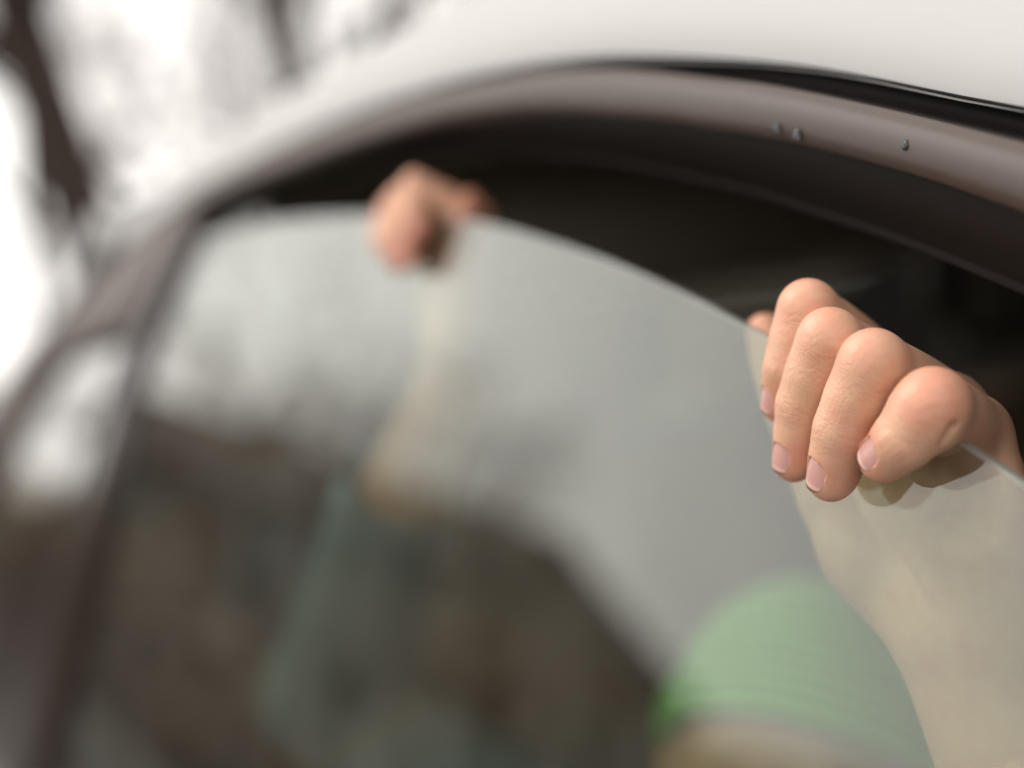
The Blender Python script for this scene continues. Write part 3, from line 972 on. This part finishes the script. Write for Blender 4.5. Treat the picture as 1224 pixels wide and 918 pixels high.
MAT['skin'] = skin_mat()
MAT['nail'] = nail_mat()
MAT['shirt'] = simple('grey_teal_shirt', (0.15, 0.205, 0.23), 0.9, 0.15, 60, 0.3, 0.2)
MAT['trousers'] = simple('navy_trousers', (0.03, 0.035, 0.05), 0.9, 0.2, 60, 0.3, 0.2)
MAT['hair'] = simple('brown_hair', (0.06, 0.035, 0.02), 0.6, 0.4, 80, 0.5, 0.4)

person = empty('person', tuple(W((0.08, -0.30, -0.9))), label='child in a green knitted hat inside the car, gripping the lowered window with both hands', category='person')

hv, hq = build_hand(STEP)
uu, lat, fid, wr, red, dor = hand_coords(hv)
hn = vnormals(hv, hq)
# creases of the palm
for line in ([(985, 560), (1022, 640), (1085, 725)], [(958, 520), (1050, 596), (1150, 640)], [(1010, 560), (1090, 600), (1190, 600)]):
    L_ = np.array([P(a, b, -.008 if b < 740 else -.016) for a, b in catmull(line, 30)])
    dd = np.full(len(hv), 1.0)
    for q in L_:
        dd = np.minimum(dd, (hv[:, 0] - q[0]) ** 2 + (hv[:, 2] - q[2]) ** 2)
    hv = hv - hn * (0.0005 * np.exp(-dd / 0.0016 ** 2) * np.clip(hn[:, 1] * 2, 0, 1) * (hv[:, 1] < -.001))[:, None]
# creases over the knuckles
amp = 0.00006 * wr * np.sin(uu * 2 * math.pi / 0.0021 + 3 * np.sin(lat * 700 + fid * 2)) 
hv = hv + hn * (0.6 * amp - 0.00012 * dor)[:, None]


# the right hand: the same grip mirrored, further along the glass
H0 = np.array([-.012, 0.0, -.002])
G0 = np.array([.284, 0.001, .0745])
_th = R(10.0)


SC_R = 0.80


def mir(L):
    q = (np.asarray(L, float) - H0) * SC_R
    x, o, w = -q[..., 0], q[..., 1], q[..., 2]
    # this thumb lies closer to the forefinger and lower
    k = np.clip((-x - 0.014) / 0.02, 0, 1) * np.clip((w + 0.04) / 0.03, 0, 1) * (o < 0)
    k = k * k * (3 - 2 * k)
    x = x + k * (-x - 0.014) * 0.45
    w = w - k * 0.002
    return np.stack([math.cos(_th) * x - math.sin(_th) * w, o, math.sin(_th) * x + math.cos(_th) * w], -1) + G0


HEAD = P(955, 910, -.215)
YAW = R(38)
SH_L = np.array([.15, -.16, -.27])
SH_R = np.array([.37, -.20, -.27])
EL_R = P(396, 830, -.045)
EL_L = WRIST + unit(FORE - WRIST) * 0.16
WR_R, FO_R = mir(WRIST), mir(FORE)
MID = 0.5 * (SH_R + SH_L)
PELV = MID + np.array([-.01, -.12, -.34])
NECK = MID + np.array([0, -.005, .03])


def hd(x, o, w):
    """offset in the head's own axes (it is turned towards the camera) -> window axes"""
    return np.array([math.cos(YAW) * x - math.sin(YAW) * o, math.sin(YAW) * x + math.cos(YAW) * o, w])


def body_field(g):
    g.f[:] = 0.05

    def add(a, b, ra, rb, k=0.02, bulge=0.0, pad=0.04):
        s, sl = g.sub(*bounds([a, b], max(ra, rb) + pad))
        g.f[sl] = smin(g.f[sl], seg(s, a, b, ra, rb, bulge), k)
    add(SH_L + [.03, 0, 0], SH_R - [.03, 0, 0], .050, .050)
    add(MID + [0, -.02, -.02], PELV + [0, 0, .1], .085, .075, .04)
    add(PELV + [0, 0, .1], PELV, .078, .082, .03)
    add(NECK, HEAD + [0, -.005, -.045], .030, .027, .02)
    s, sl = g.sub(HEAD - .11, HEAD + .11)
    g.f[sl] = smin(g.f[sl], ball(s, HEAD, (.060, .062, .076)), .015)
    g.f[sl] = smin(g.f[sl], ball(s, HEAD + hd(0, .030, -.040), (.038, .038, .037)), .02)
    g.f[sl] = smin(g.f[sl], seg(s, HEAD + hd(0, .062, -.004), HEAD + hd(0, .072, -.024), .005, .0075), .007)     # nose
    for sx in (-1, 1):
        g.f[sl] = np.maximum(g.f[sl], -(ball(s, HEAD + hd(sx * .024, .070, .0), .013)))                   # eye sockets
        g.f[sl] = smin(g.f[sl], ball(s, HEAD + hd(sx * .024, .054, .0), .0105), .003)
        g.f[sl] = smin(g.f[sl], ball(s, HEAD + hd(sx * .060, .0, -.01), (.012, .012, .022)), .004)          # ears
    g.f[sl] = smin(g.f[sl], seg(s, HEAD + hd(-.013, .061, -.045), HEAD + hd(.013, .061, -.045), .005, .005), .004)  # lips
    for sh, el, wr_, fo, sc in ((SH_L, EL_L, WRIST, FORE, 1.0), (SH_R, EL_R, WR_R, FO_R, SC_R)):
        add(sh, el, .034, .027, .02, .002)
        add(fo, el, .0225 * sc, .027, .010, .003 if sc == 1.0 else .007)
        add(wr_, fo, .0185 * sc, .0225 * sc, .008)
    for sx in (-1, 1):
        hip = PELV + [sx * .055, 0, -.02]
        knee = PELV + [sx * .07, .20, -.125]
        add(hip, knee, .062, .048, .03)
        foot = knee + [sx * .01, -.24, -.01]
        add(knee, foot, .046, .032, .02)
        add(foot, foot + [0, -.10, .01], .03, .022, .02)


def quads_to_bm(v, q):
    bm = bmesh.new()
    bv = [bm.verts.new(tuple(p)) for p in v]
    for f in q:
        try:
            bm.faces.new([bv[i] for i in f])
        except ValueError:
            pass
    return bm


gb = Grid(*bounds([SH_L, SH_R, EL_L, EL_R, WRIST, WR_R, HEAD + .08, HEAD - .06, PELV + [-.1, -.25, -.17], PELV + [.1, .25, -.1]], 0.07), 0.0045)
body_field(gb)
bv_, bq_ = surface_nets(gb, 4)
CUTS = []
for wr_, fo in ((WRIST, FORE), (WR_R, FO_R)):
    CUTS.append((wr_ + 0.80 * (fo - wr_), unit(fo - wr_)))
# keep the hands' side of each cut from the fine mesh, the arms' side from the coarse one
near = np.zeros(len(bv_), bool)
for (c, d), wr_ in zip(CUTS, (WRIST, WR_R)):
    t = (bv_ - c) @ d
    rr = np.linalg.norm(bv_ - c - t[:, None] * d, axis=1)
    near |= (t < 0.0015) & (t > -0.09) & (rr < 0.05)
bq_ = bq_[~near[bq_].any(1)]


def compact(v, q):
    u, inv = np.unique(q, return_inverse=True)
    return v[u], inv.reshape(q.shape), u


bv_, bq_, _ = compact(bv_, bq_)
t = (hv - CUTS[0][0]) @ CUTS[0][1]
keep = t < 0
hq = hq[keep[hq].all(1)]
hv, hq, uidx = compact(hv, hq)
uu, lat, fid, wr, red = uu[uidx], lat[uidx], fid[uidx], wr[uidx], red[uidx]
nH, nB = len(hv), len(bv_)
allv = np.vstack([W(hv), W(mir(hv)), W(bv_)])
allq = np.vstack([hq, hq[:, ::-1] + nH, bq_ + 2 * nH])
z = np.zeros(nB)
cat = lambda a: np.concatenate([a, a, z])
tone = np.stack([np.clip(np.concatenate([red, red * 1.7, z]), 0, 1), np.clip(cat(wr), 0, 1), np.ones(2 * nH + nB), np.ones(2 * nH + nB)], 1)
along = np.stack([cat(uu), cat(lat), cat(fid)], 1)


def rim_loops(q, off):
    """open border of a quad mesh, as ordered vertex loops"""
    e = np.vstack([q[:, [0, 1]], q[:, [1, 2]], q[:, [2, 3]], q[:, [3, 0]]])
    key = np.sort(e, 1)
    un, ix, ct = np.unique(key, axis=0, return_index=True, return_counts=True)
    nxt = {int(a): int(b) for a, b in e[ix[ct == 1]]}
    loops = []
    while nxt:
        s0, b = nxt.popitem()
        lp = [s0]
        while b != s0 and b in nxt:
            lp.append(b); b = nxt.pop(b)
        loops.append(np.array(lp) + off)
    return [l for l in loops if len(l) > 12]


def stitch(la, lb, v):
    """triangles between two open rims of different count"""
    la = list(la); lb = list(lb)[::-1]
    c = v[la].mean(0)
    k = int(np.argmin(np.linalg.norm(v[lb] - v[la[0]], axis=1)))
    lb = lb[k:] + lb[:k]
    la2, lb2 = la + [la[0]], lb + [lb[0]]
    i = j = 0; tri = []
    while i < len(la2) - 1 or j < len(lb2) - 1:
        if j >= len(lb2) - 1 or (i < len(la2) - 1 and np.linalg.norm(v[la2[i + 1]] - v[lb2[j]]) < np.linalg.norm(v[la2[i]] - v[lb2[j + 1]])):
            tri.append((la2[i + 1], la2[i], lb2[j])); i += 1
        else:
            tri.append((la2[i], lb2[j], lb2[j + 1])); j += 1
    return tri


hl = max(rim_loops(hq, 0), key=len)
hr = max(rim_loops(hq[:, ::-1], nH), key=len)
tris = []
for lp in sorted(rim_loops(bq_, 2 * nH), key=len)[-2:]:
    cen = allv[lp].mean(0)
    mate = hl if np.linalg.norm(allv[hl].mean(0) - cen) < np.linalg.norm(allv[hr].mean(0) - cen) else hr
    tris += stitch(mate, lp, allv)


def poly_mesh(name, v, quads, tris=(), attrs=None):
    me = bpy.data.meshes.new(name)
    me.vertices.add(len(v)); me.vertices.foreach_set('co', np.asarray(v, np.float32).ravel())
    nq, nt = len(quads), len(tris)
    lo = np.concatenate([np.asarray(quads, np.int32).ravel(), np.asarray(tris, np.int32).ravel()]).astype(np.int32)
    me.loops.add(len(lo)); me.loops.foreach_set('vertex_index', lo)
    me.polygons.add(nq + nt)
    me.polygons.foreach_set('loop_start', np.concatenate([np.arange(nq) * 4, nq * 4 + np.arange(nt) * 3]).astype(np.int32))
    me.update(calc_edges=True); me.validate()
    me.shade_smooth()
    for nm, (ty, arr) in (attrs or {}).items():
        at = me.attributes.new(nm, ty, 'POINT')
        at.data.foreach_set('color' if ty == 'FLOAT_COLOR' else 'vector', np.asarray(arr, np.float32).ravel())
    return me


def as_part(name, me, mat, parent=person):
    me.materials.append(mat)
    o = link(bpy.data.objects.new(name, me))
    o.parent = parent; o.matrix_parent_inverse = person.matrix_basis.inverted() if parent is person else Matrix.Identity(4)
    return o


body = as_part('body', poly_mesh('body', allv, allq, tris, {'tone': ('FLOAT_COLOR', tone), 'along': ('FLOAT_VECTOR', along)}), MAT['skin'])


def nail_plate(i, M3=None, org=None):
    o, t, d, l, hw, ln = nail_frame(i)
    r = FR[i][3]
    v, uv, f = [], [], []
    na, nb = 12, 14
    for lay in (0, 1):
        for a in range(na + 1):
            for b in range(nb + 1):
                y = (a / na * 2 - 1)
                x = b / nb
                # rounded base and tip
                endx = 1.0 - 0.26 * y ** 4 - .06 * y * y
                begx = -0.06 + 0.26 * y ** 4
                xx = begx + (endx - begx) * x
                q = y * hw * 1.0
                h = -0.55 * q * q / r + 0.00032 - 0.0009 * (xx - 0.5) ** 2 - (0.0004 if lay else 0)
                v.append(o + t * (xx * ln) + l * q + d * h); uv.append((xx, y, i))
    n1 = (na + 1) * (nb + 1)
    for lay in (0, 1):
        for a in range(na):
            for b in range(nb):
                k = lay * n1 + a * (nb + 1) + b
                q = (k, k + 1, k + nb + 2, k + nb + 1)
                f.append(q if lay else q[::-1])
    for a in range(na):
        for b in (0, nb):
            k = a * (nb + 1) + b; f.append((k, k + nb + 1, k + nb + 1 + n1, k + n1) if b else (k, k + n1, k + nb + 1 + n1, k + nb + 1))
    return np.array(v), np.array(f), np.array(uv)


for i in range(4):
    v, f, uv = nail_plate(i)
    for mp, fl in ((lambda q: q, 1), (mir, -1)):
        as_part('fingernail', poly_mesh('fingernail', W(mp(v)), f[:, ::fl], (), {'along': ('FLOAT_VECTOR', uv)}), MAT['nail'])

# ------------------------------------------------------------------ clothes and hair
CUFF = WR_R + 0.36 * (EL_R - WR_R)


def cloth_field(g):
    g.f[:] = 0.05

    def add(a, b, ra, rb, k=0.015, pad=0.04):
        s, sl = g.sub(*bounds([a, b], max(ra, rb) + pad))
        g.f[sl] = smin(g.f[sl], seg(s, a, b, ra, rb), k)
    add(SH_L + [.03, 0, 0], SH_R - [.03, 0, 0], .056, .056, .02)
    add(MID + [0, -.02, -.02], PELV + [0, 0, .06], .092, .086, .04)
    for sh, el, cuff in ((SH_L, EL_L, EL_L + .02 * unit(WRIST - EL_L)), (SH_R, EL_R, CUFF)):
        add(sh, el, .044, .036)
        add(el, cuff, .036, .032, .012)
        d = unit(cuff - el)
        s, sl = g.sub(*bounds([cuff - d * .02, cuff + d * .045], .05))
        pl = (s.x - cuff[0]) * d[0] + (s.y - cuff[1]) * d[1] + (s.z - cuff[2]) * d[2]
        rad = seg(s, cuff - d * .10, cuff + d * .10, 0, 0)
        f = np.where((rad < .055) & (pl > 0), np.maximum(g.f[sl], pl), g.f[sl])
        g.f[sl] = np.maximum(f, -np.maximum(rad - .0275, -(pl + .02)))
    s, sl = g.sub(NECK - .08, NECK + .08)
    g.f[sl] = np.maximum(g.f[sl], -(seg(s, NECK + [0, -.01, .015], NECK + [0, 0, .08], .036, .05)))


gc = Grid(*bounds([SH_L, SH_R, EL_L, EL_R, CUFF, MID, PELV + [-.06, -.06, .0], PELV + [.06, .06, .1]], 0.10), 0.0032)
cloth_field(gc)
cv_, cq_ = surface_nets(gc, 3)
as_part('shirt', poly_mesh('shirt', W(cv_), cq_), MAT['shirt'])

gt = Grid(*bounds([PELV + [-.1, -.12, -.16], PELV + [.1, .24, .1]], 0.10), 0.005)
gt.f[:] = 0.05
for sx in (-1, 1):
    hip = PELV + [sx * .055, 0, -.02]; knee = PELV + [sx * .07, .20, -.125]; foot = knee + [sx * .01, -.22, -.01]
    for a_, b_, ra, rb in ((hip, knee, .070, .055), (knee, foot, .053, .042)):
        s, sl = gt.sub(*bounds([a_, b_], .12)); gt.f[sl] = smin(gt.f[sl], seg(s, a_, b_, ra, rb), .02)
gt.f = smin(gt.f, seg(gt, PELV + [0, 0, .07], PELV, .092, .092), .03)
tv_, tq_ = surface_nets(gt, 3)
as_part('trousers', poly_mesh('trousers', W(tv_), tq_), MAT['trousers'])

# knitted hat pulled down to the brow, with a turned-up band; a little hair under it
UPH = unit(hd(0.0, -.55, 1.0))          # the hat sits back from the brow
m, n, l, b = new_mat('green_knit')
at = n.new('ShaderNodeAttribute'); at.attribute_name = 'along'
wv = n.new('ShaderNodeTexWave'); wv.wave_type = 'BANDS'; wv.bands_direction = 'X'
wv.inputs['Scale'].default_value = 42; wv.inputs['Distortion'].default_value = 1.5; wv.inputs['Detail'].default_value = 2
l.new(at.outputs['Vector'], wv.inputs['Vector'])
mx = n.new('ShaderNodeMix'); mx.data_type = 'RGBA'
mx.inputs['A'].default_value = (0.06, 0.25, 0.025, 1); mx.inputs['B'].default_value = (0.30, 0.74, 0.17, 1)
l.new(wv.outputs['Fac'], mx.inputs['Factor']); l.new(mx.outputs['Result'], b.inputs['Base Color'])
bp = n.new('ShaderNodeBump'); bp.inputs['Strength'].default_value = 0.6; bp.inputs['Distance'].default_value = 0.002
l.new(wv.outputs['Fac'], bp.inputs['Height']); l.new(bp.outputs['Normal'], b.inputs['Normal'])
b.inputs['Roughness'].default_value = 0.95; b.inputs['Sheen Weight'].default_value = 0.3
MAT['knit'] = m


def hat_piece(name, out, inn, z0, z1, mat, step=.002):
    g = Grid(HEAD - .12, HEAD + .13, step)
    up = (g.x - HEAD[0]) * UPH[0] + (g.y - HEAD[1]) * UPH[1] + (g.z - HEAD[2]) * UPH[2]
    f = ball(g, HEAD + [0, -.002, .004], tuple(np.array([.060, .062, .078]) + out))
    f = np.maximum(f, -ball(g, HEAD, tuple(np.array([.060, .062, .076]) + inn)))
    f = np.maximum(f, np.maximum(z0 - up, up - z1))
    g.f = f.astype(np.float32)
    v, q = surface_nets(g, 4)
    u = (v - HEAD) @ UPH
    return as_part(name, poly_mesh(name, W(v), q, (), {'along': ('FLOAT_VECTOR', np.stack([u, u * 0, u * 0], 1))}), mat)


hat_piece('hat', .0075, .001, -.0035, .2, MAT['knit'])
hat_piece('hat_band', .0115, .0060, -.0055, .014, MAT['knit'])
hat_piece('hair', .0030, -.005, -.0068, .004, MAT['hair'])
# ------------------------------------------------------------------ rain drops left on the trim
m, n, l, b = new_mat('water')
b.inputs['Base Color'].default_value = (0.10, 0.10, 0.115, 1); b.inputs['Roughness'].default_value = 0.02
b.inputs['IOR'].default_value = 1.33; b.inputs['Transmission Weight'].default_value = 0.6
MAT['water'] = m
for (px, py, r, lab) in ((928, 153, .0012, 'left one of two water drops close together on the trim band'), (952, 161, .0013, 'right one of two water drops close together on the trim band'),
                         (1082, 173, .0011, 'single small water drop on the trim band above the near hand')):
    c = W(P(px, py, O_BAND + .0012))
    bm = bmesh.new()
    bmesh.ops.create_uvsphere(bm, u_segments=20, v_segments=12, radius=1.0)
    for v in bm.verts:
        x, y, z = v.co
        sag = 1.0 + 0.35 * max(0.0, -z)
        v.co = Vector(c + EX * (x * r * (1 - .1 * z)) + EN * (y * r * 0.5 * sag) + EW * (z * r * 1.25))
    o = bm_obj('water_drop', bm, MAT['water'], None, True, label=lab, category='drop', group='water drops on the trim band')
